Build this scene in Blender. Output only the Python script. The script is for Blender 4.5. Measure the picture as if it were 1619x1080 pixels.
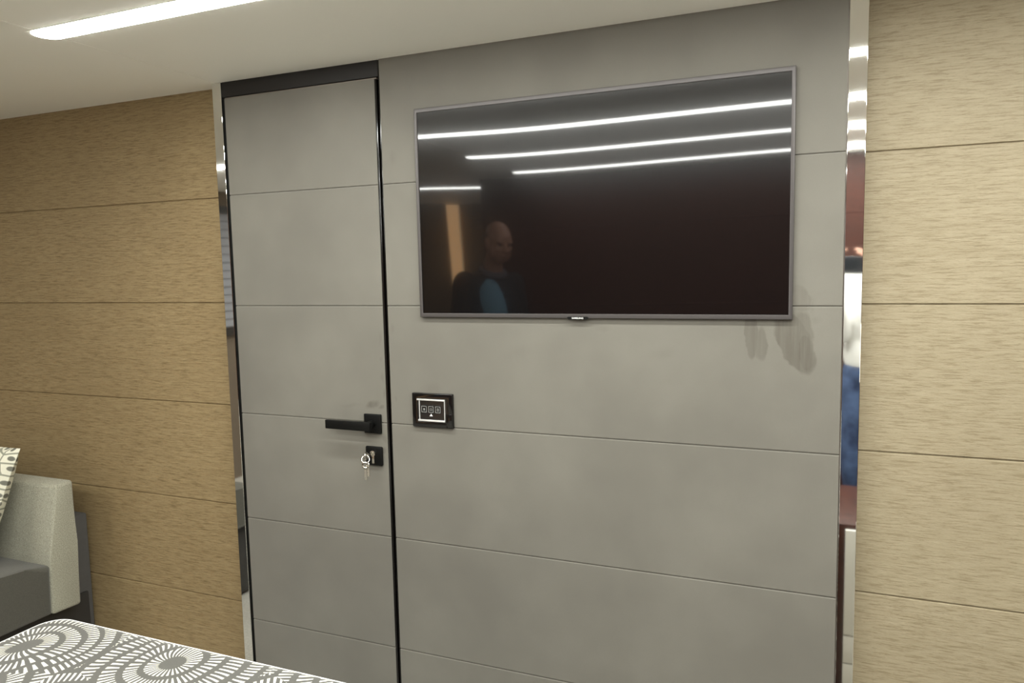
import bpy, bmesh, math, random
from mathutils import Vector, Matrix
random.seed(4)
PI = math.pi
for o in list(bpy.data.objects): bpy.data.objects.remove(o)
COL = bpy.context.scene.collection
SC = bpy.context.scene

# ------------------------------------------------------------------ camera
H = 1.47                       # camera height; every "rel" height below is added to it
cd = bpy.data.cameras.new('camera'); cam = bpy.data.objects.new('camera', cd); COL.objects.link(cam)
f_px, yaw, pit, rol = 1196.01, 0.3986, 0.0983, -0.0209
cy, sy, cp, sp, cr, sr = math.cos(yaw), math.sin(yaw), math.cos(pit), math.sin(pit), math.cos(rol), math.sin(rol)
F = Vector((-sy*cp, cy*cp, -sp)); R0 = Vector((cy, sy, 0)); U0 = R0.cross(F)
RV = R0*cr + U0*sr; UV = -R0*sr + U0*cr
CP = Vector((0.0079, -1.7921, H))
cam.matrix_world = Matrix(((RV.x, UV.x, -F.x, CP.x), (RV.y, UV.y, -F.y, CP.y), (RV.z, UV.z, -F.z, CP.z), (0, 0, 0, 1)))
cd.sensor_width = 36; cd.lens = f_px/1619*36; cd.clip_start = 0.004
SC.camera = cam
SC.view_settings.view_transform = 'Standard'; SC.view_settings.look = 'None'
SC.view_settings.gamma = 1; SC.view_settings.use_curve_mapping = False
SC.view_settings.exposure = -0.36
w = bpy.data.worlds.new('world'); SC.world = w; w.use_nodes = True
w.node_tree.nodes['Background'].inputs[0].default_value = (0.9, 0.93, 1, 1)
w.node_tree.nodes['Background'].inputs[1].default_value = 0.02
STRIP_POWER = 60.0
FILL_LAMP_POWER = 3.0  # emission of the added, out-of-view fill lamp
STRIP_COL = (0.985, 1.0, 0.95, 1)

# ------------------------------------------------------------------ materials
def s2l(c): return tuple(((v/255)/12.92 if v/255 <= .04045 else ((v/255+.055)/1.055)**2.4) for v in c) + (1,)
class NT:
    def __init__(s, name):
        s.m = bpy.data.materials.new(name); s.m.use_nodes = True; s.t = s.m.node_tree
        s.b = s.t.nodes['Principled BSDF']; s._o = None
    def n(s, typ, **kw):
        nd = s.t.nodes.new(typ)
        for k, v in kw.items(): setattr(nd, k, v)
        return nd
    def link(s, a, b): s.t.links.new(a, b)
    def obj(s):
        if s._o is None: s._o = s.n('ShaderNodeTexCoord').outputs['Object']
        return s._o
    def put(s, sock, v):
        if isinstance(v, bpy.types.NodeSocket): s.link(v, sock)
        elif v is not None: sock.default_value = v
    def math(s, op, a, b=None, c=None, clamp=False):
        nd = s.n('ShaderNodeMath', operation=op); nd.use_clamp = clamp
        for i, v in enumerate((a, b, c)): s.put(nd.inputs[i], v)
        return nd.outputs[0]
    def vmath(s, op, a, b=None):
        nd = s.n('ShaderNodeVectorMath', operation=op); s.put(nd.inputs[0], a); s.put(nd.inputs[1], b)
        return nd.outputs[1] if op in ('LENGTH', 'DOT_PRODUCT', 'DISTANCE') else nd.outputs[0]
    def noise(s, scale, detail=3, rough=.5, vec=None, stretch=None, dist=0):
        v = vec or s.obj()
        if stretch: v = s.vmath('MULTIPLY', v, stretch)
        nd = s.n('ShaderNodeTexNoise'); s.put(nd.inputs['Vector'], v)
        nd.inputs['Scale'].default_value = scale; nd.inputs['Detail'].default_value = detail
        nd.inputs['Roughness'].default_value = rough; nd.inputs['Distortion'].default_value = dist
        return nd.outputs[0]
    def ramp(s, fac, lo, hi, a=0., b=1., smooth=True):
        nd = s.n('ShaderNodeMapRange'); nd.interpolation_type = 'SMOOTHSTEP' if smooth else 'LINEAR'
        s.put(nd.inputs[0], fac)
        for i, v in enumerate((lo, hi, a, b)): nd.inputs[i+1].default_value = v
        return nd.outputs[0]
    def mix(s, fac, a, b, mode='MIX'):
        nd = s.n('ShaderNodeMix', data_type='RGBA', blend_type=mode)
        s.put(nd.inputs[0], fac); s.put(nd.inputs[6], a); s.put(nd.inputs[7], b)
        return nd.outputs[2]
    def bump(s, h, strength=.3, dist=.001):
        nd = s.n('ShaderNodeBump'); s.put(nd.inputs['Height'], h)
        nd.inputs['Strength'].default_value = strength; nd.inputs['Distance'].default_value = dist
        s.link(nd.outputs[0], s.b.inputs['Normal'])
    def xyz(s, v=None):
        nd = s.n('ShaderNodeSeparateXYZ'); s.put(nd.inputs[0], v or s.obj()); return nd.outputs
    def comb(s, x, y, z=0.):
        nd = s.n('ShaderNodeCombineXYZ')
        for i, v in enumerate((x, y, z)): s.put(nd.inputs[i], v)
        return nd.outputs[0]
    def set(s, **kw):
        for k, v in kw.items(): s.put(s.b.inputs[k.replace('_', ' ')], v)
        return s

def plain(name, rgb, rough=.5, metal=0., var=.04, scale=30, **kw):
    t = NT(name); c = s2l(rgb)
    n = t.noise(scale, 3)
    t.set(Base_Color=t.mix(n, tuple(x*(1-var) for x in c[:3])+(1,), tuple(x*(1+var) for x in c[:3])+(1,)), Roughness=rough, Metallic=metal, **kw)
    return t.m

def suede(name, stains):
    t = NT(name)
    big = t.noise(2.6, 3, .55); mid = t.noise(9, 4, .6); fine = t.noise(420, 2, .6)
    c = t.mix(t.ramp(big, .3, .7), s2l((107, 104, 96)), s2l((121, 118, 109)))
    c = t.mix(t.ramp(mid, .35, .75, 0, .35), c, s2l((109, 106, 97)))
    c = t.mix(t.math('MULTIPLY', fine, .35), c, s2l((98, 94, 86)))
    warp = t.vmath('SCALE', t.vmath('SUBTRACT', t.n('ShaderNodeTexNoise').outputs[1], (.5, .5, .5)))
    wn = warp.node.inputs[0].links[0].from_node.inputs[0].links[0].from_node
    t.link(t.obj(), wn.inputs['Vector']); wn.inputs['Scale'].default_value = 38; wn.inputs['Detail'].default_value = 3
    warp.node.inputs['Scale'].default_value = .016
    P = t.vmath('ADD', t.obj(), warp)
    total = None
    for (x, z, rx, rz, ang, st, edge) in stains:
        v = t.vmath('SUBTRACT', P, (x, 0, z+H)); o = t.xyz(v)
        ca, sa = math.cos(ang), math.sin(ang)
        a = t.math('DIVIDE', t.math('ADD', t.math('MULTIPLY', o[0], ca), t.math('MULTIPLY', o[2], sa)), rx)
        b = t.math('DIVIDE', t.math('SUBTRACT', t.math('MULTIPLY', o[2], ca), t.math('MULTIPLY', o[0], sa)), rz)
        d = t.math('SQRT', t.math('ADD', t.math('MULTIPLY', a, a), t.math('MULTIPLY', b, b)))
        m = t.ramp(d, 1-edge, 1.0, st, 0)
        total = m if total is None else t.math('MAXIMUM', total, m)
    if total is not None:
        streak = t.noise(1, 3, .6, stretch=(90, 1, 6))
        total = t.math('MULTIPLY', total, t.ramp(streak, .3, .7, .6, 1.0))
        c = t.mix(total, c, s2l((82, 77, 68)))
    t.set(Base_Color=c, Roughness=.62, Sheen_Weight=.25, Sheen_Roughness=.5)
    t.b.inputs['Specular IOR Level'].default_value = .3
    t.bump(fine, .12, .0006)
    return t.m

def wood(name, light, mid, dark, rough=.55):
    t = NT(name)
    g1 = t.noise(1, 4, .7, stretch=(22, 22, 250), dist=.2)
    g2 = t.noise(1, 3, .6, stretch=(2.5, 3, 75), dist=.4)
    g3 = t.noise(2.2, 2, .5)
    g4 = t.noise(1, 2, .7, stretch=(90, 90, 520))
    c = t.mix(t.ramp(g1, .3, .7), s2l(mid), s2l(light))
    c = t.mix(t.ramp(g2, .35, .75, 0, .45), c, s2l(mid))
    c = t.mix(t.ramp(g1, .50, .34, 0, .42), c, s2l(dark))
    c = t.mix(t.ramp(g4, .54, .74, 0, .4), c, s2l(dark))
    c = t.mix(t.ramp(g3, .3, .8, 0, .2), c, s2l(dark))
    t.set(Base_Color=c, Roughness=rough)
    t.b.inputs['Specular IOR Level'].default_value = .35
    t.bump(t.math('ADD', g1, g4), .45, .0008)
    return t.m

M = {}
M['suede_door'] = suede('grey suede door', [
    (-1.178, -.380, .034, .014, .35, .75, .8), (-1.150, -.385, .014, .008, .1, .6, .8), (-1.142, -.30, .007, .02, 0, .35, .9),
    (-1.146, -.25, .006, .012, 0, .3, .9), (-1.144, -.19, .006, .03, 0, .3, .9), (-1.141, -.475, .010, .022, .4, .4, .8), (-1.147, -.51, .014, .010, .3, .4, .7),
    (-1.140, -.345, .006, .018, 0, .4, .9), (-1.25, -.385, .05, .008, .1, .2, .9)])
M['suede_wall'] = suede('grey suede wall', [
    (-.155, -.165, .015, .062, .06, .6, .22), (-.134, -.185, .016, .044, 0, .5, .3),
    (-.062, -.180, .037, .083, .42, .7, .14), (-.038, -.205, .020, .052, .12, .85, .3), (-.042, -.150, .020, .05, .2, .55, .4),
    (-.050, -.082, .022, .036, .35, .34, .3), (-.028, -.10, .012, .03, 0, .2, .9),
    (-.99, -.325, .045, .022, 0, .22, .95), (-.73, -.22, .05, .03, .4, .12, .9), (-.36, -.215, .05, .02, .2, .14, .9), (-1.085, .30, .02, .03, 0, .2, .9),
    (-1.105, -.16, .01, .02, 0, .25, .9), (-1.1, -.36, .006, .012, 0, .3, .9), (-.5, -.155, .03, .012, 0, .14, .9), (-.02, -.13, .02, .012, 0, .18, .9)])
M['wood_left'] = wood('sawn oak veneer', (158, 139, 103), (140, 120, 86), (102, 84, 56))
M['wood_right'] = wood('pale sawn oak veneer', (160, 149, 124), (145, 133, 107), (112, 99, 75))
M['wood_red'] = wood('reddish walnut veneer', (80, 44, 34), (62, 34, 27), (40, 23, 19), .45)
M['chrome'] = plain('polished steel', (232, 232, 228), .035, 1, .01)
M['gloss_black'] = plain('gloss black lacquer', (14, 12, 11), .12, 0, .05)
M['matt_black'] = plain('matt black metal', (8, 8, 7), .5, 0, .1, Specular_IOR_Level=.2)
M['header'] = plain('dark brown panel', (21, 17, 15), .6, 0, .06)
M['gap_black'] = plain('black seal', (8, 7, 6), .8, 0, .05)
M['door_edge'] = plain('brushed door edge', (120, 112, 104), .4, .3)
M['ceiling'] = plain('off white ceiling vinyl', (249, 247, 238), .55, 0, .012, 2.2)
M['bezel'] = plain('dark titanium bezel', (80, 76, 75), .4, .3, .03)
M['silver'] = plain('nickel', (200, 196, 188), .18, 1, .05, 90)
M['satin_silver'] = plain('satin silver', (240, 240, 238), .3, .6, .01)
M['white_print'] = plain('white print', (235, 235, 232), .5)
M['grey_print'] = plain('grey print', (150, 150, 146), .5)
M['switch_face'] = plain('black switch face', (24, 24, 25), .2)
M['base'] = plain('dark plinth', (50, 48, 46), .6)
M['sofa_back_panel'] = plain('dark grey upholstery', (82, 80, 78), .9, 0, .08, 60)
M['lacquer_white'] = plain('white lacquer', (240, 238, 232), .25, 0, .01)
M['skin'] = plain('skin', (166, 122, 102), .5, 0, .06, 14)
M['hair'] = plain('short grey hair', (70, 62, 56), .9, 0, .25, 200)
M['jacket'] = plain('black jacket cloth', (24, 25, 30), .85, 0, .15, 40)
M['blue_panel'] = plain('light blue cloth', (104, 142, 164), .8, 0, .08, 40)
M['collar'] = plain('grey collar cloth', (86, 84, 92), .85, 0, .08)
M['white_shirt'] = plain('white shirt cotton', (240, 240, 238), .85, 0, .02)
M['shoe'] = plain('black shoe leather', (26, 23, 21), .35)
M['eye'] = plain('eye', (60, 50, 44), .2)
M['phone'] = plain('graphite phone', (50, 54, 60), .25, .3)
M['curtain'] = plain('cream curtain', (226, 200, 158), .9, 0, .04)
M['blind'] = plain('grey pleated blind', (150, 152, 158), .8, 0, .03)
M['wall_plain'] = plain('warm grey wall', (120, 108, 94), .8, 0, .03)

def denim():
    t = NT('blue denim'); n = t.noise(9, 4, .6); tw = t.noise(1, 2, .5, stretch=(500, 500, 200))
    c = t.mix(t.ramp(n, .3, .7), s2l((38, 52, 84)), s2l((86, 108, 148)))
    t.set(Base_Color=t.mix(t.math('MULTIPLY', tw, .4), c, s2l((24, 34, 60))), Roughness=.9); t.bump(tw, .3, .001); return t.m
M['denim'] = denim()

def fabric(name, a, b, scale=300, bump=.5):
    t = NT(name); n = t.noise(scale, 3, .7); g = t.noise(6, 3)
    c = t.mix(t.ramp(n, .3, .7), s2l(a), s2l(b)); c = t.mix(t.ramp(g, .3, .8, 0, .3), c, s2l(a))
    t.set(Base_Color=c, Roughness=.95, Sheen_Weight=.2); t.bump(n, bump, .002); return t.m
M['sofa_light'] = fabric('pale woven upholstery', (134, 132, 116), (180, 178, 160))
M['sofa_dark'] = fabric('charcoal seat upholstery', (70, 68, 60), (84, 82, 73), 400, .3)
M['carpet'] = fabric('pale grey carpet', (176, 173, 165), (212, 209, 202), 120, .8)
M['rug_dark'] = fabric('dark bed base cloth', (66, 54, 46), (84, 70, 60))

def bedspread():
    t = NT('jacquard bedspread'); o = t.xyz()
    nz = t.n('ShaderNodeTexNoise'); t.link(t.obj(), nz.inputs['Vector']); nz.inputs['Scale'].default_value = 3.5
    wv = t.vmath('MULTIPLY', t.vmath('SUBTRACT', nz.outputs[1], (.5, .5, .5)), (.11, .11, 0))
    # drape-aware plane coordinates: x, and y minus height so that rings run over the edge
    u = t.comb(o[0], t.math('SUBTRACT', o[1], t.math('MULTIPLY', o[2], 1.0)), 0.)
    p = t.vmath('ADD', u, wv)
    vo = t.n('ShaderNodeTexVoronoi', voronoi_dimensions='2D', feature='F1'); t.link(p, vo.inputs['Vector'])
    vo.inputs['Scale'].default_value = 3.5; vo.inputs['Randomness'].default_value = .8
    d = t.vmath('SUBTRACT', p, vo.outputs['Position'])
    q = t.xyz(d); r = t.vmath('LENGTH', d)
    W = .044
    rr = t.math('DIVIDE', t.math('ADD', r, .024), W); k = t.math('FLOOR', rr); fr = t.math('SUBTRACT', rr, k)
    cnt = t.math('ROUND', t.math('MULTIPLY', t.math('ADD', k, .6), 2*PI*W/.0145))
    ang = t.math('DIVIDE', t.math('ARCTAN2', q[1], q[0]), 2*PI)
    a = t.math('FRACT', t.math('ADD', t.math('MULTIPLY', ang, cnt), t.math('MULTIPLY', k, .37)))
    tri = t.math('ABSOLUTE', t.math('SUBTRACT', a, .5))
    thick = t.math('ADD', .13, t.math('MULTIPLY', fr, .13))
    dash = t.ramp(t.math('SUBTRACT', thick, tri), -.03, .03)
    ring = t.math('MULTIPLY', t.math('MULTIPLY', t.ramp(fr, .14, .2), t.ramp(fr, .80, .86, 1, 0)), t.math('GREATER_THAN', rr, 1.))
    m = t.math('MULTIPLY', dash, ring)
    fine = t.noise(500, 2, .6)
    base = t.mix(fine, s2l((68, 67, 62)), s2l((92, 91, 85)))
    thr = t.mix(fine, s2l((236, 232, 214)), s2l((250, 247, 236)))
    t.set(Base_Color=t.mix(m, base, thr), Roughness=t.math('SUBTRACT', .7, t.math('MULTIPLY', m, .25)), Sheen_Weight=.3)
    t.bump(t.math('ADD', m, t.math('MULTIPLY', fine, .3)), .5, .0015)
    return t.m
M['bedspread'] = bedspread()

def cushion_mat():
    t = NT('printed cushion cotton'); o = t.xyz(); p = t.comb(o[0], o[2], 0.)
    def vor(feat):
        vo = t.n('ShaderNodeTexVoronoi', voronoi_dimensions='2D', feature=feat); t.link(p, vo.inputs['Vector'])
        vo.inputs['Scale'].default_value = 26; vo.inputs['Randomness'].default_value = .55; return vo
    e = vor('DISTANCE_TO_EDGE').outputs['Distance']; f = vor('F1').outputs['Distance']
    line = t.ramp(e, .05, .09, 1, 0); dot = t.ramp(f, .16, .24, 1, 0)
    fine = t.noise(600, 2)
    c = t.mix(fine, s2l((206, 202, 180)), s2l((238, 236, 220)))
    c = t.mix(t.math('MULTIPLY', line, .8), c, s2l((118, 120, 104))); c = t.mix(t.math('MULTIPLY', dot, .9), c, s2l((92, 92, 82)))
    t.set(Base_Color=c, Roughness=.9); t.bump(fine, .3, .001); return t.m
M['cushion'] = cushion_mat()

def screen_mat():
    t = NT('television glass')
    n = t.noise(3, 2)
    t.set(Base_Color=t.mix(n, (.0035, .0028, .0028, 1), (.0045, .0036, .0034, 1)), Roughness=.15, Coat_Weight=1., Coat_Roughness=.034)
    t.b.inputs['Specular IOR Level'].default_value = .22; t.b.inputs['Coat IOR'].default_value = 1.5
    return t.m
M['screen'] = screen_mat()
def emit():
    t = NT('lit strip diffuser')
    t.set(Base_Color=(.9, .9, .88, 1), Emission_Color=STRIP_COL, Emission_Strength=STRIP_POWER); return t.m
M['emit'] = emit()

# ------------------------------------------------------------------ mesh helpers
def box(bm, x0, x1, y0, y1, z0, z1, bev=0, seg=2, mat=None):
    r = bmesh.ops.create_cube(bm, size=1); vs = r['verts']
    S = Matrix.Translation(((x0+x1)/2, (y0+y1)/2, (z0+z1)/2)) @ Matrix.Diagonal((abs(x1-x0), abs(y1-y0), abs(z1-z0), 1))
    bmesh.ops.transform(bm, matrix=S, verts=vs)
    if bev:
        es = list({e for v in vs for e in v.link_edges})
        bmesh.ops.bevel(bm, geom=es, offset=bev, segments=seg, profile=.5, affect='EDGES')
def cyl(bm, a, b, r0, r1=None, seg=20, cap=True):
    a, b = Vector(a), Vector(b); d = b-a
    r = bmesh.ops.create_cone(bm, cap_ends=cap, segments=seg, radius1=r0, radius2=r0 if r1 is None else r1, depth=d.length)
    bmesh.ops.transform(bm, matrix=Matrix.Translation((a+b)/2) @ d.to_track_quat('Z', 'Y').to_matrix().to_4x4(), verts=r['verts'])
def ball(bm, c, rad, rot=None, seg=20):
    r = bmesh.ops.create_uvsphere(bm, u_segments=seg, v_segments=max(8, seg//2), radius=1)
    m = Matrix.Translation(c) @ (rot.to_4x4() if rot else Matrix.Identity(4)) @ Matrix.Diagonal((*rad, 1))
    bmesh.ops.transform(bm, matrix=m, verts=r['verts'])
def limb(bm, pts):
    for (p, r), (q, s) in zip(pts, pts[1:]):
        cyl(bm, p, q, r, s, 16); ball(bm, p, (r,)*3, seg=16)
    p, r = pts[-1]; ball(bm, p, (r,)*3, seg=16)
def torus(bm, c, R, r, rot=None, seg=28, sseg=8):
    vs = []
    rot = rot or Matrix.Identity(3)
    for i in range(seg):
        a = 2*PI*i/seg
        vs.append([bm.verts.new(Vector(c) + rot @ Vector(((R+r*math.cos(b))*math.cos(a), (R+r*math.cos(b))*math.sin(a), r*math.sin(b)))) for b in [2*PI*j/sseg for j in range(sseg)]])
    for i in range(seg):
        for j in range(sseg):
            bm.faces.new((vs[i][j], vs[(i+1) % seg][j], vs[(i+1) % seg][(j+1) % sseg], vs[i][(j+1) % sseg]))
def prism_x(bm, prof, x0, x1):
    A = [bm.verts.new((x0, y, z)) for y, z in prof]; B = [bm.verts.new((x1, y, z)) for y, z in prof]
    n = len(prof)
    for i in range(n): bm.faces.new((A[i], A[(i+1) % n], B[(i+1) % n], B[i]))
    bm.faces.new(A[::-1]); bm.faces.new(B)
def prism_y(bm, prof, y0, y1):
    A = [bm.verts.new((x, y0, z)) for x, z in prof]; B = [bm.verts.new((x, y1, z)) for x, z in prof]
    n = len(prof)
    for i in range(n): bm.faces.new((A[i], A[(i+1) % n], B[(i+1) % n], B[i]))
    bm.faces.new(A[::-1]); bm.faces.new(B)

def obj(name, bm, mat, parent=None, smooth=True, loc=None):
    bmesh.ops.recalc_face_normals(bm, faces=bm.faces)
    me = bpy.data.meshes.new(name)
    if loc is not None: bmesh.ops.translate(bm, vec=-Vector(loc), verts=bm.verts)
    bm.to_mesh(me); bm.free()
    o = bpy.data.objects.new(name, me); COL.objects.link(o)
    me.materials.append(mat)
    if smooth:
        for p in me.polygons: p.use_smooth = True
        try: me.set_sharp_from_angle(angle=math.radians(32))
        except Exception: pass
    if loc is not None: o.location = loc
    if parent is not None:
        o.parent = parent
        o.location = Vector(o.location) - wloc(parent)
    return o
def wloc(p):
    v = Vector(p.location)
    while p.parent: p = p.parent; v += Vector(p.location)
    return v
def empty(name, loc):
    o = bpy.data.objects.new(name, None); COL.objects.link(o); o.location = loc; o.empty_display_size = .05; return o
def tag(o, label, cat, group=None):
    o['label'] = label; o['category'] = cat
    if group: o['group'] = group
    return o
def struct(o, label=None, cat=None):
    o['kind'] = 'structure'
    if label: o['label'] = label; o['category'] = cat
    return o
def B(): return bmesh.new()

def grooved(bm, x0, x1, z0, z1, seams, yf, yb, gw=.0026, gd=.003, rd=.0010):
    prof = [(yf, z0)]
    for s in sorted(seams):
        if z0+.01 < s < z1-.01:
            prof += [(yf, s-gw/2-rd*1.6), (yf+rd*.35, s-gw/2-rd*.6), (yf+rd, s-gw/2), (yf+gd, s-gw/4), (yf+gd, s+gw/4), (yf+rd, s+gw/2), (yf+rd*.35, s+gw/2+rd*.6), (yf, s+gw/2+rd*1.6)]
    prof += [(yf, z1), (yb, z1), (yb, z0)]
    prism_x(bm, prof, x0, x1)

# ------------------------------------------------------------------ the room
CZ = H + .5606
XL, XR, YB, YA = -3.9, 1.9, -2.6, -4.2
SEAM = [H-.1003-k*.33 for k in range(-1, 4)]
SEAML = [H-.094-k*.3261 for k in range(-1, 5)]
SEAMR = [H-.0988-k*.3304 for k in range(-1, 5)]
b = B(); box(b, XL-.1, XR+.1, YA-.1, .16, -.06, 0); struct(obj('floor', b, M['carpet']), 'pale grey carpeted cabin floor', 'floor')
# ceiling in two sheets with a fine joint running towards the wall
b = B()
prism_y(b, [(XL-.1, CZ), (-1.6815, CZ), (-1.6795, CZ+.003), (-1.6795, CZ+.05), (XL-.1, CZ+.05)], YA-.1, .16)
prism_y(b, [(XR+.1, CZ), (-1.6765, CZ), (-1.6785, CZ+.003), (-1.6785, CZ+.05), (XR+.1, CZ+.05)], YA-.1, .16)
struct(obj('ceiling', b, M['ceiling']), 'smooth off-white cabin ceiling', 'ceiling')
b = B(); box(b, XL, -1.6, .075, .15, 0, CZ)
grooved(b, XL, -1.672, 0, CZ, SEAML, .0545, .09, .0042, .0045, .0007)
struct(obj('wall_front_left', b, M['wood_left'], smooth=False), 'brown oak veneer wall left of the door', 'wall')
b = B(); grooved(b, .05, XR, 0, CZ, SEAMR, .0545, .15, .0042, .0045, .0007)
struct(obj('wall_front_right', b, M['wood_right'], smooth=False), 'pale oak veneer wall right of the television', 'wall')
b = B(); grooved(b, -1.1205+.0035, .0335, 0, CZ, SEAM, 0, .15, .003)
wf = struct(obj('wall_front', b, M['suede_wall'], smooth=False), 'grey suede panelled wall behind the television', 'wall')
b = B(); box(b, -1.1225, -1.1170, .0015, .045, 0, CZ-.0005, .0022, 4); eg = obj('edge_trim', b, M['gloss_black'], wf); eg['label'] = 'glossy black edge strip'
b = B(); box(b, XL-.1, XL, YA-.1, .15, 0, CZ); struct(obj('wall_left', b, M['wall_plain']))
b = B(); box(b, XR, XR+.1, YA-.1, .15, 0, CZ); struct(obj('wall_right', b, M['wood_red']))
b = B(); box(b, -2.05, XR, YB-.12, YB-.02, 0, CZ); 
prof_s = [1.72, 1.25, .8]
grooved(b, -2.05, XR, 0, CZ, [1.72, 1.25, .8], YB, YB-.03, .006)
for f in b.faces: pass
struct(obj('wall_back', b, M['wood_red'], smooth=False))
b = B(); box(b, -2.05, -1.97, YA, YB-.12, 0, CZ); struct(obj('wall_alcove', b, M['wood_red']))
b = B(); box(b, XL, -1.97, YA-.1, YA, 0, CZ); struct(obj('wall_alcove_back', b, M['wall_plain']))

# mirror polished steel trims either side of the grey wall
for i, (x0, x1, nm) in enumerate([(-1.6965, -1.6635, 'left'), (.0355, .0722, 'right')]):
    b = B(); box(b, x0, x1, -.0012, .0545, 0, CZ, .0012, 4)
    struct(obj('trim_%d' % (i+1), b, M['chrome'], smooth=False), ['polished steel strip between oak wall and door', 'polished steel strip right of the television wall'][i], 'trim')
b = B(); box(b, .0330, .0357, .004, .05, 0, CZ); struct(obj('trim_4', b, M['door_edge']))

# ------------------------------------------------------------------ the door
DL, DR, DT = -1.6526, -1.1335, H+.511
door = struct(empty('door_1', ((DL+DR)/2, 0, 0)), 'grey suede cabin door with black lever handle', 'door')
b = B(); grooved(b, DL, DR, .012, DT, SEAM, 0, .042, .003); obj('door_leaf', b, M['suede_door'], door, smooth=False)
b = B(); box(b, DR, DR+.0062, .0008, .042, .012, DT, .0024, 4); x = obj('edge_trim', b, M['gloss_black'], door); x['label'] = 'glossy black edge strip'
b = B(); box(b, DL, DR+.006, .001, .04, DT, DT+.0035, .001, 2); obj('top_edge', b, M['door_edge'], door)
# frame seen through the gaps, and the dark header above
b = B(); box(b, -1.672, -1.117, .043, .075, 0, CZ); box(b, -1.664, DL+.0005, .012, .044, 0, CZ)
struct(obj('trim_5', b, M['gap_black']))
b = B(); box(b, -1.6635, -1.1235, .0035, .043, DT+.006, CZ, .0008, 2)
struct(obj('trim_3', b, M['header']), 'dark brown header panel above the door', 'trim')
def rz_(x, z, y):      # a point seen at (x, z) on the wall, moved out to depth y on the same sight line
    t = (y-CP.y)/(0-CP.y); return CP.x+(x-CP.x)*t, H+z*t
# handle: square rosette, neck, flat lever
rx, rzz = rz_(-1.1795, -.434, -.004)
hd = empty('door_handle', (rx, 0, rzz)); hd.parent = door; hd.location = Vector((rx, 0, rzz))-wloc(door)
b = B(); box(b, rx-.0275, rx+.0275, -.009, 0, rzz-.0275, rzz+.0275, .0022, 3); obj('rosette', b, M['matt_black'], hd)
b = B(); cyl(b, (rx, -.008, rzz), (rx, -.034, rzz), .0105, .0105, 24)
lx1 = rx+.016; lx0 = rz_(-1.341, 0, -.042)[0]
box(b, lx0, lx1, -.047, -.037, rzz-.0135, rzz+.0115, .0014, 2)
box(b, rx-.034, lx1, -.0372, -.030, rzz-.012, rzz+.010, .001, 2)
obj('lever', b, M['matt_black'], hd)
# lock plate with cylinder
px_, pz_ = rz_(-1.1785, -.527, -.004)
lk = empty('lock', (px_, 0, pz_)); lk.parent = door; lk.location = Vector((px_, 0, pz_))-wloc(door)
b = B(); box(b, px_-.0275, px_+.0275, -.009, 0, pz_-.0275, pz_+.0275, .004, 3); obj('lock_plate', b, M['matt_black'], lk)
b = B(); cyl(b, (px_-.001, -.008, pz_+.008), (px_-.001, -.0135, pz_+.008), .0085, .0085, 28)
box(b, px_-.0052, px_+.0032, -.0125, -.008, pz_-.021, pz_+.006, .002, 3)
o = obj('lock_cylinder', b, M['silver'], lk); o['label'] = 'silver lock cylinder'

# keys hanging from the lock
def key_blade(b, top, length, w, t, y):
    x, z = top
    box(b, x-w/2, x+w/2, y-t/2, y+t/2, z-length, z, .0004, 1)
    for k in range(5): box(b, x+w/2-.0006, x+w/2+.0012+.0006*(k % 2), y-t/2, y+t/2, z-length+.003+k*.0042, z-length+.0052+k*.0042)
kx, kz = px_-.001, pz_+.008
KS = Vector((.006, 0, .006))
kr = tag(empty('key_ring', (kx-.012, -.03, kz-.02)), 'small silver keys on a ring hanging from the lock below the lever handle', 'keys')
b = B()      # key turned in the cylinder, bow edge-on towards the room
box(b, kx-.0012, kx+.0012, -.034, -.012, kz-.0045, kz+.0045, .0005, 1)
torus(b, (kx, -.043, kz), .0085, .0028, Matrix.Rotation(PI/2, 3, 'Y') @ Matrix.Rotation(0, 3, 'X'))
ball(b, (kx, -.037, kz), (.0016, .005, .007), seg=12)
obj('key', b, M['silver'], kr)
b = B(); torus(b, (kx-.002, -.045, kz-.008),   .0105, .0012, Matrix.Rotation(1.15, 3, 'X') @ Matrix.Rotation(.5, 3, 'Y'), 32, 6); obj('ring', b, M['silver'], kr)
b = B()
torus(b, (kx-.0075, -.048, kz-.030), .0078, .0028, Matrix.Rotation(PI/2, 3, 'X') @ Matrix.Rotation(.35, 3, 'Y'))
box(b, kx-.0125, kx-.0030, -.0495, -.0465, kz-.0425, kz-.037, .001, 2)
key_blade(b, (kx-.0075, kz-.042), .031, .0080, .0026, -.048)
bmesh.ops.translate(b, vec=KS, verts=b.verts); obj('key', b, M['silver'], kr)
b = B()
torus(b, (kx-.0005, -.046, kz-.029), .0066, .0022, Matrix.Rotation(PI/2, 3, 'X') @ Matrix.Rotation(-.5, 3, 'Y'))
key_blade(b, (kx+.0006, kz-.036), .027, .0066, .0022, -.046)
bmesh.ops.translate(b, vec=KS, verts=b.verts); obj('key', b, M['silver'], kr)

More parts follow.
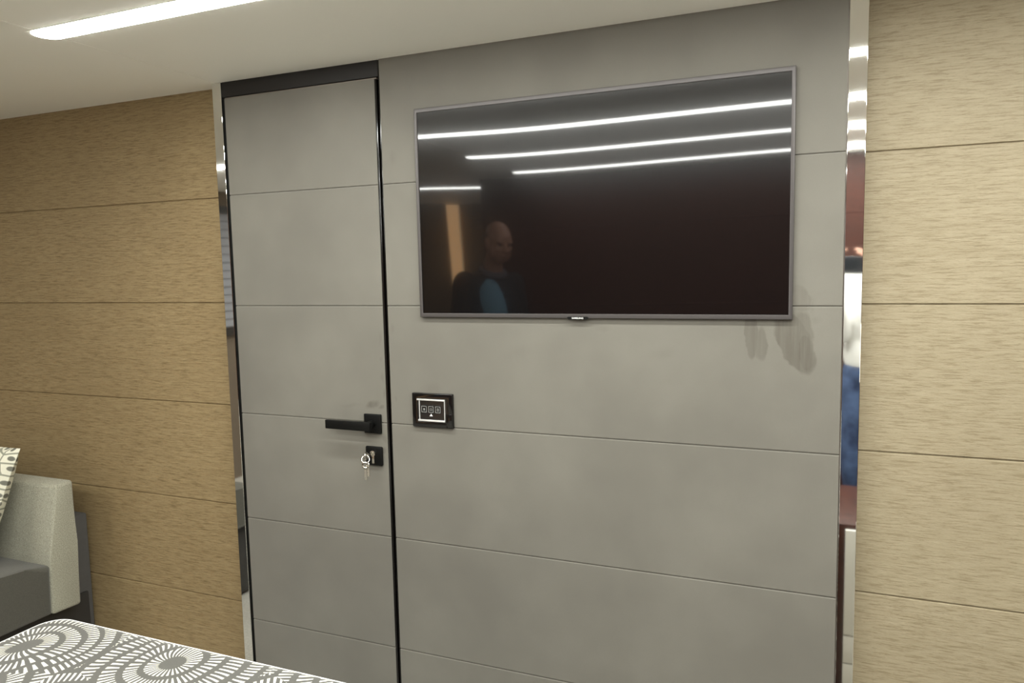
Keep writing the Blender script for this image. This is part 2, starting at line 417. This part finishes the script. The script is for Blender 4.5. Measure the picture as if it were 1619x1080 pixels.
# ------------------------------------------------------------------ switch plate
sw = tag(empty('switch_plate', (-.9875, 0, H-.386)), 'black glass wall switch with chrome inner frame and three square buttons', 'switch')
x0, x1 = rz_(-1.050, 0, -.009)[0], rz_(-.9255, 0, -.009)[0]; z1, z0 = rz_(0, -.339, -.009)[1], rz_(0, -.4335, -.009)[1]
def ring_box(b, x0, x1, z0, z1, w, y0, y1, wz=None, bev=.0006):
    wz = wz or w
    A = [(x0, z0), (x1, z0), (x1, z1), (x0, z1)]; C = [(x0+w, z0+wz), (x1-w, z0+wz), (x1-w, z1-wz), (x0+w, z1-wz)]
    fo = [b.verts.new((x, y0, z)) for x, z in A]; fi = [b.verts.new((x, y0, z)) for x, z in C]
    bo = [b.verts.new((x, y1, z)) for x, z in A]; bi = [b.verts.new((x, y1, z)) for x, z in C]
    nf = []
    for i in range(4):
        j = (i+1) % 4
        b.faces.new((fo[i], fo[j], fi[j], fi[i])); b.faces.new((bo[j], bo[i], bi[i], bi[j]))
        b.faces.new((fo[j], fo[i], bo[i], bo[j])); b.faces.new((fi[i], fi[j], bi[j], bi[i]))
    if bev:
        es = [e for e in b.edges if all(v in fo for v in e.verts) or all(v in fi for v in e.verts) or (e.verts[0] in fo and e.verts[1] in bo) or (e.verts[1] in fo and e.verts[0] in bo)]
        bmesh.ops.bevel(b, geom=es, offset=bev, segments=3, profile=.5, affect='EDGES')
b = B(); ring_box(b, x0, x1, z0, z1, .017, -.009, 0, .0155, .002); obj('cover_frame', b, M['gloss_black'], sw)
a0, a1, c0, c1 = x0+.0185, x1-.0225, z0+.0175, z1-.0165
b = B(); box(b, x0+.010, x1-.010, -.0075, 0, z0+.010, z1-.010); obj('mount', b, M['switch_face'], sw)
b = B()
box(b, a0-.003, a1, -.0112, -.0072, c1-.0035, c1+.0008, .0009, 3); box(b, a0, a1, -.0112, -.0072, c0-.0008, c0+.0040, .0009, 3)
box(b, a0+.003, a0+.0055, -.0100, -.0072, c0, c1, .0006, 2); box(b, a1-.0024, a1, -.0100, -.0072, c0, c1, .0006, 2)
o = obj('inner_frame', b, M['satin_silver'], sw); o['label'] = 'bright silver inner frame'
zc = (c0+c1)/2+.0025
for k in range(3):
    xc = a0+.0185+k*.0212
    b = B(); box(b, xc-.0088, xc+.0088, -.0088, -.0070, zc-.0115, zc+.0115, .0006, 2); bt = obj('button', b, M['switch_face'], sw)
    b = B(); ring_box(b, xc-.0077, xc+.0077, zc-.0085, zc+.0085, .0010, -.0091, -.0086, None, 0)
    if k == 0: ball(b, (xc, -.0088, zc), (.0022, .0003, .0026), seg=12); box(b, xc-.001, xc+.001, -.0091, -.0087, zc-.0045, zc-.002)
    if k == 1: ring_box(b, xc-.003, xc+.003, zc-.003, zc+.003, .0007, -.0091, -.0086, None, 0)
    if k == 2: ring_box(b, xc-.0028, xc+.0028, zc-.0038, zc+.0038, .0007, -.0091, -.0086, None, 0); box(b, xc-.0004, xc+.0004, -.0091, -.0087, zc-.003, zc+.003)
    obj('symbol', b, M['grey_print'], bt, smooth=False)
b = B(); xm = a0+.0185+.0212; zt = zc-.0150
prism_y(b, [(xm-.0046, zt-.0035), (xm+.0046, zt-.0035), (xm+.0012, zt+.0005), (xm, zt+.0035), (xm-.0012, zt+.0005)], -.0092, -.0070)
obj('indicator', b, M['white_print'], sw, smooth=False)
b = B(); box(b, x1-.0185, x1-.0018, -.0115, -.0085, z0+.002, z0+.040, .001, 2); obj('card_sensor', b, M['gloss_black'], sw)

# ------------------------------------------------------------------ television
TX0, TX1, TZ0, TZ1, TY = -1.0086, -.0674, H-.1293, H+.4173, -.012
tv = tag(empty('television', ((TX0+TX1)/2, 0, TZ0)), 'flat black television with slim grey bezel mounted on the grey wall', 'television')
b = B(); ring_box(b, TX0, TX1, TZ0, TZ1, .0085, TY, TY+.0085, .0105, .0010); obj('bezel', b, M['bezel'], tv)
b = B(); box(b, TX0+.0005, TX1-.0005, TY+.006, -.0006, TZ0+.0005, TZ1-.0005, .003, 3); obj('rear_housing', b, M['matt_black'], tv)
# screen: a very slightly bowed sheet, as the bent reflections show
b = B(); nx, nz = 60, 12; sx0, sx1, sz0, sz1 = TX0+.0085, TX1-.0085, TZ0+.0105, TZ1-.0105; g = []
def bow(x):
    pts = [(-1.01, -.0022), (-.87, .0012), (-.70, .0040), (-.5, .0036), (-.3, .0018), (-.06, 0)]
    for (xa, ya), (xb, yb) in zip(pts, pts[1:]):
        if x <= xb:
            t = (x-xa)/(xb-xa); t = t*t*(3-2*t) if False else t; return ya+(yb-ya)*t
    return 0
for i in range(nx+1):
    x = sx0+(sx1-sx0)*i/nx
    kx_ = sum(bow(x+d) for d in (-.09, -.06, -.03, 0, .03, .06, .09))/7 if sx0+.09 < x < sx1-.09 else sum(bow(min(max(x+d, sx0), sx1)) for d in (-.09, -.06, -.03, 0, .03, .06, .09))/7
    g.append([b.verts.new((x, TY+.0024-kx_*(sz1-z), z)) for z in [sz0+(sz1-sz0)*j/nz for j in range(nz+1)]])
for i in range(nx):
    for j in range(nz): b.faces.new((g[i][j], g[i+1][j], g[i+1][j+1], g[i][j+1]))
SCR = obj('screen', b, M['screen'], tv)
for p in SCR.data.polygons: p.use_smooth = True
if SCR.data.polygons[0].normal.y > 0: SCR.data.flip_normals()
lx, lz = -.5645, TZ0
b = B(); prism_y(b, [(lx-.028, lz+.001), (lx-.023, lz-.0035), (lx+.023, lz-.0035), (lx+.028, lz+.001), (lx+.024, lz+.0035), (lx-.024, lz+.0035)], TY-.002, TY+.004)
tab = obj('logo_tab', b, M['matt_black'], tv, smooth=False)
fc = bpy.data.curves.new('lettering', 'FONT'); fc.body = 'SAMSUNG'; fc.size = .0068; fc.align_x = 'CENTER'; fc.align_y = 'CENTER'; fc.extrude = .0003; fc.offset = .00012
tmp = bpy.data.objects.new('lettering', fc); COL.objects.link(tmp)
bpy.context.view_layer.update()
lm = bpy.data.meshes.new_from_object(tmp.evaluated_get(bpy.context.evaluated_depsgraph_get()))
bpy.data.objects.remove(tmp)
lo = bpy.data.objects.new('lettering', lm); COL.objects.link(lo); lm.materials.clear(); lm.materials.append(M['white_print'])
lo.parent = tab; lo.location = Vector((lx, TY-.0022, lz-.0000))-wloc(tab); lo.rotation_euler = (PI/2, 0, 0); lo.scale = (.96, .8, 1)

# ------------------------------------------------------------------ ceiling light strips
def strip(x0, x1, y, label, wd=.035, along='x'):
    t = tag(empty('ceiling_light', ((x0+x1)/2, y, CZ)), label, 'ceiling light', 'linear strip lights let into the ceiling')
    b = B(); n = 10; rows = []
    L = x1-x0
    xs = [x0+wd*.95*(1-math.cos(PI/2*i/6)) for i in range(7)] + [x0+wd+(L-2*wd)*i/8 for i in range(1, 8)] + [x1-wd*.95*(1-math.cos(PI/2*i/6)) for i in range(6, -1, -1)]
    for x in xs:
        e = min(x-x0, x1-x); h = wd if e >= wd else math.sqrt(max(1e-8, wd*wd-(wd-e)**2))
        rows.append([b.verts.new((x, y+h*math.cos(PI*j/n), CZ-.0008-.0026*math.sin(PI*j/n)*(h/wd))) for j in range(n+1)])
    for r, s in zip(rows, rows[1:]):
        for j in range(n): b.faces.new((r[j], r[j+1], s[j+1], s[j]))
    d = obj('diffuser', b, M['emit'], t); d['label'] = 'glowing white diffuser'
    b = B(); box(b, x0-.002, x1+.002, y-wd-.002, y+wd+.002, CZ-.0006, CZ+.03); 
    obj('channel', b, M['ceiling'], t)
    return t
strip(-1.715, 1.35, -.525, 'long ceiling light strip nearest the television wall')
strip(-1.715, 1.35, -1.135, 'second ceiling light strip from the television wall, topmost in the screen reflection')
strip(-1.715, 1.35, -1.745, 'third ceiling light strip from the television wall, middle one in the screen reflection')
strip(-1.715, 1.35, -2.36, 'fourth ceiling light strip, the lowest long line reflected in the screen')
strip(-3.7, -2.1, -3.02, 'ceiling light strip over the alcove, short line at the left of the screen reflection')
strip(-3.75, -2.45, -1.40, 'ceiling light strip over the sofa side, reflected high in the left steel trim')

# ------------------------------------------------------------------ bed
BX0, BX1, BY0, BY1, BZ = -1.752, -.15, -2.56, -.565, H-.83
bed = tag(empty('bed', ((BX0+BX1)/2, (BY0+BY1)/2, 0)), 'bed with a grey and white fan patterned bedspread in the lower left corner', 'bed')
b = B(); box(b, BX0+.10, BX1-.10, BY0, BY1-.10, 0, .16); obj('plinth', b, M['base'], bed)
b = B(); box(b, BX0+.03, BX1-.03, BY0, BY1-.03, .16, .36, .02, 3); obj('bed_base', b, M['rug_dark'], bed)
b = B(); box(b, BX0+.012, BX1-.012, BY0+.01, BY1-.012, .36, BZ-.012, .06, 5); obj('mattress', b, M['white_shirt'], bed)
# bedspread: top sheet with rounded corners, draped sides
b = B(); cx, cyy, hx, hy = (BX0+BX1)/2, (BY0+BY1)/2, (BX1-BX0)/2, (BY1-BY0)/2
def outline(inset, z, n=12, rc=.055):
    pts = []
    for (sx, sy_, a0) in ((1, 1, 0), (-1, 1, PI/2), (-1, -1, PI), (1, -1, 1.5*PI)):
        for k in range(n+1):
            a = a0+PI/2*k/n; r = rc
            pts.append((cx+sx*(hx-inset-r)+r*math.cos(a), cyy+sy_*(hy-inset-r)+r*math.sin(a), z))
    return pts
def sub(pts, m=6):      # subdivide straight runs
    out = []
    for i, p in enumerate(pts):
        q = pts[(i+1) % len(pts)]; d = math.dist(p, q); k = max(1, int(d/.06))
        for j in range(k): out.append(tuple(p[a]+(q[a]-p[a])*j/k for a in range(3)))
    return out
levels = []
R_ = .035
levels.append((0.004, .20)); levels.append((0, .35)); levels.append((0, BZ-R_-.05))
for k in range(0, 7):
    a = PI/2*k/6; levels.append((R_*(1-math.cos(a)), BZ-R_+R_*math.sin(a)))
levels += [(.06, BZ+.001), (.10, BZ+.0015), (.2, BZ+.002), (.4, BZ+.003), (.7, BZ+.003)]
base = sub(outline(0, 0)); N = len(base); rows = []
for (ins, z) in levels:
    row = []
    for i, (x, y, _) in enumerate(base):
        vx, vy = cx-x, cyy-y
        # inset towards the medial line
        k1 = min(1, ins/hx); k2 = min(1, ins/hy)
        xx, yy = x+vx*k1, y+vy*k2
        wv = .0035*math.sin(i*.55)+.003*math.sin(i*.23+1)
        if z < BZ-R_: n = Vector((-vx/hx, -vy/hy, 0)).normalized(); xx += n.x*wv*(BZ-z)*4; yy += n.y*wv*(BZ-z)*4
        else: z2 = .0012*math.sin(xx*23+yy*9)+.0012*math.sin(xx*11-yy*17)
        row.append(b.verts.new((xx, yy, z if z < BZ-R_ else z+z2*(1 if ins > .03 else 0))))
    rows.append(row)
for r, s in zip(rows, rows[1:]):
    for i in range(N): b.faces.new((r[i], r[(i+1) % N], s[(i+1) % N], s[i]))
b.faces.new(rows[-1])
sp_ = obj('bedspread', b, M['bedspread'], bed); 
for p in sp_.data.polygons: p.use_smooth = True
# piping along the edge of the spread
b = B(); edge = [(x+(cx-x)*(.0175/hx), y+(cyy-y)*(.0175/hy), BZ-.0050) for x, y, _ in base]
for p, q in zip(edge, edge[1:]+edge[:1]): cyl(b, p, q, .0016, .0016, 8, False)
o = obj('piping', b, M['white_shirt'], sp_); o['label'] = 'cream piping along the edge'

# ------------------------------------------------------------------ sofa
SX, SL = -2.35, -3.86
sofa = tag(empty('sofa', ((SX+SL)/2, -.4, 0)), 'grey upholstered sofa against the oak wall at the left edge', 'sofa')
b = B(); box(b, SL, -2.43, -.88, .03, .02, .345, .008, 2); obj('base_frame', b, M['base'], sofa)
b = B(); prism_x(b, [(-.165, H-1.120), (-.061, H-1.124), (-.059, H-.90), (-.058, H-.687), (-.124, H-.692), (-.160, H-.94)], SL, SX)
es = [e for e in b.edges]; bmesh.ops.bevel(b, geom=es, offset=.011, segments=4, profile=.5, affect='EDGES')
bk = obj('backrest', b, M['sofa_light'], sofa)
b = B(); cyl(b, (SX-.006, -.161, H-1.105), (SX-.006, -.156, H-.94), .0028, .0028, 8); cyl(b, (SX-.006, -.156, H-.94), (SX-.006, -.122, H-.702), .0028, .0028, 8)
cyl(b, (SX-.006, -.124, H-.700), (SX-.006, -.066, H-.694), .0028, .0028, 8); o = obj('welt', b, M['sofa_light'], bk)
b = B(); box(b, SL, -2.437, -.058, .048, .02, H-.845, .006, 2); obj('rear_panel', b, M['sofa_back_panel'], sofa)
b = B()
n = 8; prof = [(-.162, H-1.12), (-.155, H-.955)] + [(-.155-.72*k/n, H-.955+.028*math.sin(PI*(k/n)**.7)+.06*(k/n)*0) for k in range(1, n)] + [(-.885, H-.97), (-.89, H-1.12)]
prism_x(b, prof, SL, SX-.004)
bmesh.ops.bevel(b, geom=[e for e in b.edges if abs(e.verts[0].co.x-e.verts[1].co.x) < 1e-6 or e.calc_face_angle(0) > .6], offset=.018, segments=4, profile=.5, affect='EDGES')
obj('seat', b, M['sofa_dark'], sofa)

# cushion leaning on the backrest
b = B(); n = 26; Wc, Hc, Tc = .44, .40, .13; cc = Vector((-2.447-Wc/2, -.235, H-.733)); tilt = Matrix.Rotation(math.radians(-20), 3, 'X') @ Matrix.Rotation(math.radians(4), 3, 'Y')
for side in (1, -1):
    g = []
    for i in range(n+1):
        row = []
        for j in range(n+1):
            u, v = -1+2*i/n, -1+2*j/n
            pinch = 1-.07*(1-v*v) if True else 1
            x = u*(1-.06*(1-v*v))*Wc/2; z = v*(1-.06*(1-u*u))*Hc/2
            t = ((1-u**2)*(1-v**2))**.42*Tc/2
            row.append(b.verts.new((x, side*t, z)))
        g.append(row)
    for i in range(n):
        for j in range(n): b.faces.new((g[i][j], g[i+1][j], g[i+1][j+1], g[i][j+1]))
bmesh.ops.remove_doubles(b, verts=b.verts, dist=1e-5)
c = obj('cushion', b, M['cushion']); c.location = cc; c.rotation_euler = tilt.to_euler()
tag(c, 'white scatter cushion with grey net and dot print leaning on the sofa backrest', 'cushion')
for p in c.data.polygons: p.use_smooth = True

# ------------------------------------------------------------------ things only seen in reflections
b = B(); box(b, .0, .95, -1.35, -.872, .02, H-.87, .004, 2)
cab = tag(empty('chest_of_drawers', (.5, -1.1, 0)), 'low brown chest with white drawer fronts seen in the right steel trim', 'cabinet')
obj('body', b, M['wood_red'], cab)
for (z0_, z1_) in ((.03, .125), (.129, .222), (.226, .585)):
    b = B(); box(b, .070, .947, -.872, -.855, z0_, z1_, .002, 2); obj('drawer', b, M['lacquer_white'], cab)
# window with a pleated blind in the left wall
win = struct(empty('window_1', (XL, -2.2, 1.5)), 'window in the left wall behind a pleated grey blind', 'window')
b = B()
for i in range(2): pass
def ringx(b, y0, y1, z0, z1, w, xa, xb):
    box(b, xa, xb, y0, y1, z0, z0+w); box(b, xa, xb, y0, y1, z1-w, z1); box(b, xa, xb, y0, y0+w, z0+w, z1-w); box(b, xa, xb, y1-w, y1, z0+w, z1-w)
ringx(b, -3.2, -1.5, H-.44, H+.46, .05, XL, XL+.03); obj('window_frame', b, M['base'], win)
b = B(); n = 14; zz0, zz1 = H-.38, H+.41
prof = []
for k in range(n+1):
    z = zz0+(zz1-zz0)*k/n
    prof += [(XL+.012, z), (XL+.022, z+.004)] if k < n else [(XL+.012, z)]
A = [b.verts.new((x, -3.15, z)) for x, z in prof]; C2 = [b.verts.new((x, -1.55, z)) for x, z in prof]
for i in range(len(prof)-1): b.faces.new((A[i], A[i+1], C2[i+1], C2[i]))
A2 = [b.verts.new((XL+.002, -3.15, z)) for z in (zz0, zz1)]; D2 = [b.verts.new((XL+.002, -1.55, z)) for z in (zz0, zz1)]
b.faces.new((A2[0], D2[0], D2[1], A2[1])); b.faces.new((A[0], C2[0], D2[0], A2[0])); b.faces.new((A[-1], A2[1], D2[1], C2[-1]))
obj('blind', b, M['blind'], win, smooth=False)
b = B(); n = 60
A = [(-3.13+.115*k/n, YA+.05+.012*math.sin(k*.9)) for k in range(n+1)]
v1 = [b.verts.new((x, y, .02)) for x, y in A]; v2 = [b.verts.new((x, y, CZ-.01)) for x, y in A]
v3 = [b.verts.new((x, y-.006, .02)) for x, y in A]; v4 = [b.verts.new((x, y-.006, CZ-.01)) for x, y in A]
for i in range(n): b.faces.new((v1[i], v1[i+1], v2[i+1], v2[i])); b.faces.new((v3[i+1], v3[i], v4[i], v4[i+1])); b.faces.new((v2[i], v2[i+1], v4[i+1], v4[i])); b.faces.new((v1[i+1], v1[i], v3[i], v3[i+1]))
b.faces.new((v1[0], v2[0], v4[0], v3[0])); b.faces.new((v1[-1], v3[-1], v4[-1], v2[-1]))
t = NT('glowing cream panel'); t.set(Base_Color=s2l((226, 200, 158)), Emission_Color=(1, .72, .42, 1), Emission_Strength=3.2)
tag(obj('wall_light', b, t.m, loc=(-3.04, YA+.05, 0)), 'tall narrow glowing cream light panel in the alcove, reflected at the screen left', 'wall light')
b = B()
for k in range(5): box(b, -2.93, -2.10, YA+.004, YA+.03, CZ-.07-k*.035, CZ-.05-k*.035, .003, 1)
box(b, -2.93, -2.10, YA, YA+.008, CZ-.24, CZ-.03)
tag(obj('air_grille', b, M['wall_plain'], loc=(-2.5, YA, CZ-.13)), 'slatted air grille high on the alcove wall beside the curtain', 'grille')

# ------------------------------------------------------------------ people (both seen only as reflections)
def fuse(b, name, mat, parent=None, vox=.008, it=3, loc=None):
    o = obj(name, b, mat, parent, True, loc)
    r = o.modifiers.new('remesh', 'REMESH'); r.mode = 'VOXEL'; r.voxel_size = vox; r.use_smooth_shade = True
    s = o.modifiers.new('smooth', 'SMOOTH'); s.iterations = it; s.factor = .5
    return o
def hand(b, wr, d, nrm, thumb, curl=.5, sc=1.):
    # wrist point, direction of the fingers, palm normal (closing side), thumb side
    d, nrm, thumb = Vector(d).normalized(), Vector(nrm).normalized(), Vector(thumb).normalized()
    wr = Vector(wr)
    for k in range(4):
        a = wr+d*.01+thumb*(.022-.0145*k)*.7*sc; e = wr+d*.088*sc+thumb*(.030-.0195*k)*sc
        limb(b, [(a, .014*sc), (e, .0105*sc)])
        L = (.042, .047, .044, .034)[k]*sc; p = e; ang = 0; rr = .0088*sc
        for m in range(3):
            ang += curl*(.6, 1., .8)[m]
            q = p+(d*math.cos(ang)+nrm*math.sin(ang))*L*(1, .62, .5)[m]
            limb(b, [(p, rr), (q, rr*.92)]); p, rr = q, rr*.92
    t0 = wr+d*.025*sc+thumb*.022*sc; t1 = t0+(d*.6+thumb*.8+nrm*.25).normalized()*.042*sc; t2 = t1+(d*.9+thumb*.25+nrm*.5).normalized()*.032*sc; t3 = t2+(d*.9+nrm*.6).normalized()*.024*sc
    limb(b, [(t0, .014*sc), (t1, .0115*sc), (t2, .0098*sc), (t3, .0085*sc)])
def head(b, c, rot):
    # c: centre of the skull; local +y is the face, +z up, head height about .24
    def P(x, y, z): return Vector(c)+rot @ Vector((x, y, z))
    def E(x, y, z, r): ball(b, P(x, y, z), r, rot, 24)
    E(0, -.012, .028, (.076, .095, .088)); E(0, .028, -.030, (.064, .066, .080)); E(0, .046, -.080, (.044, .038, .030)); E(0, .052, .030, (.058, .042, .052))
    for s in (1, -1):
        E(s*.052, .026, -.052, (.022, .042, .044)); E(s*.040, .068, -.022, (.022, .018, .020)); E(s*.077, -.006, -.012, (.008, .020, .034)); E(s*.081, -.012, .004, (.006, .017, .018)); E(s*.030, .083, .022, (.024, .011, .009))
        E(s*.011, .098, -.028, (.010, .012, .009))
    limb(b, [(P(0, .088, .014), .009), (P(0, .108, -.022), .0125)]); E(0, .104, -.027, (.012, .012, .010))
    E(0, .086, -.055, (.024, .010, .0065)); E(0, .084, -.066, (.021, .011, .007))
    limb(b, [(P(0, -.02, -.05), .056), (P(0, -.045, -.15), .060)])
def person(root_loc, label, facing, cfg):
    pass

def build_man():
    # stands left of the bed, turned towards the camera's right, looking down
    fx = Vector((.80, .60, 0)).normalized(); rt = Vector((fx.y, -fx.x, 0))
    base = Vector((-1.90, -2.32, 0))
    def W(r, f, z): return base+rt*r+fx*f+Vector((0, 0, z))
    rotb = Matrix((rt, fx, Vector((0, 0, 1)))).transposed()
    hc = W(.0, .16, 1.625)
    rot = rotb @ Matrix.Rotation(-.30, 3, 'X')
    b = B(); head(b, hc, rot)
    limb(b, [(W(0, .085, 1.50), .058), (W(0, .05, 1.40), .075)])
    for s in (1, -1):
        limb(b, [(W(s*.17, .03, 1.38), .045), (W(s*.23, .03, 1.12), .038), (W(s*.20, .22, .98), .028)])
        limb(b, [(W(s*.09, 0, .92), .075), (W(s*.10, .03, .50), .05), (W(s*.10, -.02, .10), .036)]); limb(b, [(W(s*.10, -.03, .06), .034), (W(s*.11, .13, .035), .026)])
        hand(b, W(s*.20, .22, .98), fx*.9+Vector((0, 0, -.35)), (0, 0, -1), rt*(-s), .5)
    ball(b, W(0, .03, 1.22), (.15, .095, .22), rotb); ball(b, W(0, 0, .98), (.145, .10, .13), rotb)
    body = fuse(b, 'person', M['skin'], None, .0065, 2, loc=base)
    tag(body, 'man in black jacket with light blue chest panel, reflected in the television', 'person')
    b = B()
    ball(b, W(0, .035, 1.24), (.185, .13, .25), rotb, 28); ball(b, W(0, .01, .99), (.175, .13, .17), rotb, 28); ball(b, W(0, .04, 1.38), (.19, .095, .085), rotb, 28)
    for s in (1, -1): limb(b, [(W(s*.175, .03, 1.385), .072), (W(s*.235, .03, 1.12), .055), (W(s*.205, .195, 1.0), .042)])
    jk = fuse(b, 'jacket', M['jacket'], body, .009, 3)
    b = B(); torus(b, W(0, .07, 1.455), .072, .022, rotb @ Matrix.Rotation(-.35, 3, 'X')); o = fuse(b, 'collar', M['collar'], jk, .006, 1)
    b = B(); ball(b, W(-.02, .09, 1.235), (.115, .085, .20), rotb @ Matrix.Rotation(-.2, 3, 'Y'), 28); o = fuse(b, 'chest_panel', M['blue_panel'], jk, .007, 2); o['label'] = 'light blue chest panel'
    b = B()
    ball(b, W(0, 0, .93), (.17, .12, .12), rotb)
    for s in (1, -1): limb(b, [(W(s*.09, 0, .88), .092), (W(s*.10, .03, .50), .066), (W(s*.10, -.02, .09), .055)])
    fuse(b, 'trousers', M['denim'], body, .01, 3)
    for s in (1, -1):
        b = B(); limb(b, [(W(s*.10, -.045, .048), .043), (W(s*.105, .07, .045), .043), (W(s*.11, .15, .035), .033)]); fuse(b, 'shoe', M['shoe'], body, .006, 2)
    b = B()      # thin fringe of hair round the sides and back
    def P(x, y, z): return hc+rot @ Vector((x, y, z))
    for s in (1, -1):
        ball(b, P(s*.068, -.030, .012), (.014, .046, .036), rot)
    ball(b, P(0, -.086, .0), (.060, .026, .056), rot)
    fuse(b, 'hair', M['hair'], body, .006, 2)
    for s in (1, -1):
        b = B(); ball(b, P(s*.031, .082, .006), (.012, .010, .006), rot, 12); obj('eye', b, M['eye'], body)
build_man()

def build_photographer():
    fx = Vector((-.25, .97, 0)).normalized(); rt = Vector((fx.y, -fx.x, 0))
    base = Vector((.26, -2.12, 0))
    def W(r, f, z): return base+rt*r+fx*f+Vector((0, 0, z))
    rotb = Matrix((rt, fx, Vector((0, 0, 1)))).transposed()
    hc = W(.03, .07, 1.66); rot = rotb @ Matrix.Rotation(.25, 3, 'Z') @ Matrix.Rotation(-.15, 3, 'X')
    ph = CP-F*.016+RV*.062-UV*.022      # phone centre, just behind the lens point
    b = B(); head(b, hc, rot)
    limb(b, [(W(.01, .02, 1.53), .055), (W(0, 0, 1.42), .07)])
    wl = ph-RV*.085-F*.045-Vector((0, 0, .075)); wr = ph+RV*.10-F*.045-Vector((0, 0, .07))
    for s, wrp in ((-1, wl), (1, wr)):
        limb(b, [(W(s*.17, 0, 1.39), .045), (W(s*.19, .12, 1.13) , .038), (wrp, .027)])
        limb(b, [(W(s*.09, 0, .92), .08), (W(s*.10, .03, .50), .055), (W(s*.10, -.02, .10), .038)]); limb(b, [(W(s*.10, -.03, .06), .034), (W(s*.11, .13, .035), .026)])
    hand(b, wl, Vector((0, 0, 1))+RV*.15+F*.2, RV, F*-1, .55, .9)
    hand(b, wr, Vector((0, 0, 1))-RV*.15+F*.2, -RV, F*-1, .55, .9)
    ball(b, W(0, 0, 1.22), (.15, .095, .22), rotb); ball(b, W(0, 0, .98), (.15, .11, .13), rotb)
    body = fuse(b, 'person', M['skin'], None, .007, 2, loc=base)
    tag(body, 'person in white shirt and blue jeans holding a phone, reflected in right steel strip', 'person')
    b = B()
    ball(b, W(0, .01, 1.22), (.20, .14, .25), rotb, 28); ball(b, W(0, .0, 1.03), (.195, .145, .17), rotb, 28); ball(b, W(0, .0, 1.39), (.19, .09, .08), rotb, 28)
    for s, wrp in ((-1, wl), (1, wr)):
        e = W(s*.19, .12, 1.13); limb(b, [(W(s*.175, 0, 1.39), .072), (e, .058), (e+(wrp-e)*.75, .042)])
    fuse(b, 'shirt', M['white_shirt'], body, .01, 3)
    b = B(); ball(b, W(0, 0, .93), (.20, .145, .13), rotb)
    for s in (1, -1): limb(b, [(W(s*.10, .01, .88), .105), (W(s*.11, .04, .50), .075), (W(s*.10, -.02, .09), .058)])
    fuse(b, 'jeans', M['denim'], body, .01, 3)
    for s in (1, -1):
        b = B(); limb(b, [(W(s*.10, -.045, .048), .043), (W(s*.105, .07, .045), .043), (W(s*.11, .15, .035), .033)]); fuse(b, 'shoe', M['shoe'], body, .006, 2)
    def P(x, y, z): return hc+rot @ Vector((x, y, z))
    b = B(); ball(b, P(0, -.025, .045), (.082, .096, .080), rot); ball(b, P(0, -.06, -.005), (.074, .062, .06), rot); fuse(b, 'hair', M['hair'], body, .006, 2)
    for s in (1, -1):
        b = B(); ball(b, P(s*.031, .082, .006), (.012, .010, .006), rot, 12); obj('eye', b, M['eye'], body)
    # the phone
    b = B(); box(b, -.079, .079, -.0375, .0375, -.0042, .0042, .004, 3)
    q = Matrix(((RV.x, UV.x, -F.x), (RV.y, UV.y, -F.y), (RV.z, UV.z, -F.z)))
    p = obj('phone', b, M['phone']); p.location = ph; p.rotation_euler = q.to_euler()
    tag(p, 'dark grey phone held sideways by the person reflected in the right trim', 'phone')
    b = B(); box(b, -.074, .074, -.034, .034, .0040, .0046, .0004, 1); s_ = obj('display', b, M['gloss_black']); s_.parent = p; s_['label'] = 'black display'
build_photographer()

# bedside cabinet carrying an unseen lamp, added to brighten ceiling and right wall
bc = tag(empty('bedside_cabinet', (1.2, -2.36, 0)), 'reddish wooden bedside cabinet right of the bed', 'cabinet')
b = B(); box(b, .95, 1.45, -2.58, -2.16, .02, .52, .004, 2); obj('body', b, M['wood_red'], bc)
b = B(); box(b, .955, 1.445, -2.16, -2.145, .29, .50, .002, 2); dr = obj('drawer', b, M['wood_red'], bc)
b = B(); cyl(b, (1.2, -2.145, .395), (1.2, -2.12, .395), .009); obj('knob', b, M['silver'], dr)
lp = tag(empty('fill_lamp', (1.2, -2.37, .52)), 'added fill lamp with a white drum shade on the bedside cabinet, out of view', 'lamp')
b = B(); cyl(b, (1.2, -2.37, .5205), (1.2, -2.37, .545), .08, .075, 32); cyl(b, (1.2, -2.37, .545), (1.2, -2.37, .86), .014, .012, 20); obj('base', b, M['silver'], lp)
t = NT('glowing fill lamp shade'); t.set(Base_Color=(.9, .88, .82, 1), Emission_Color=(1, .93, .8, 1), Emission_Strength=FILL_LAMP_POWER)
b = B(); cyl(b, (1.2, -2.37, .84), (1.2, -2.37, 1.12), .17, .15, 40, False); cyl(b, (1.2, -2.37, .86), (1.2, -2.37, .865), .165, .165, 40); obj('fill_lamp_shade', b, t.m, lp)
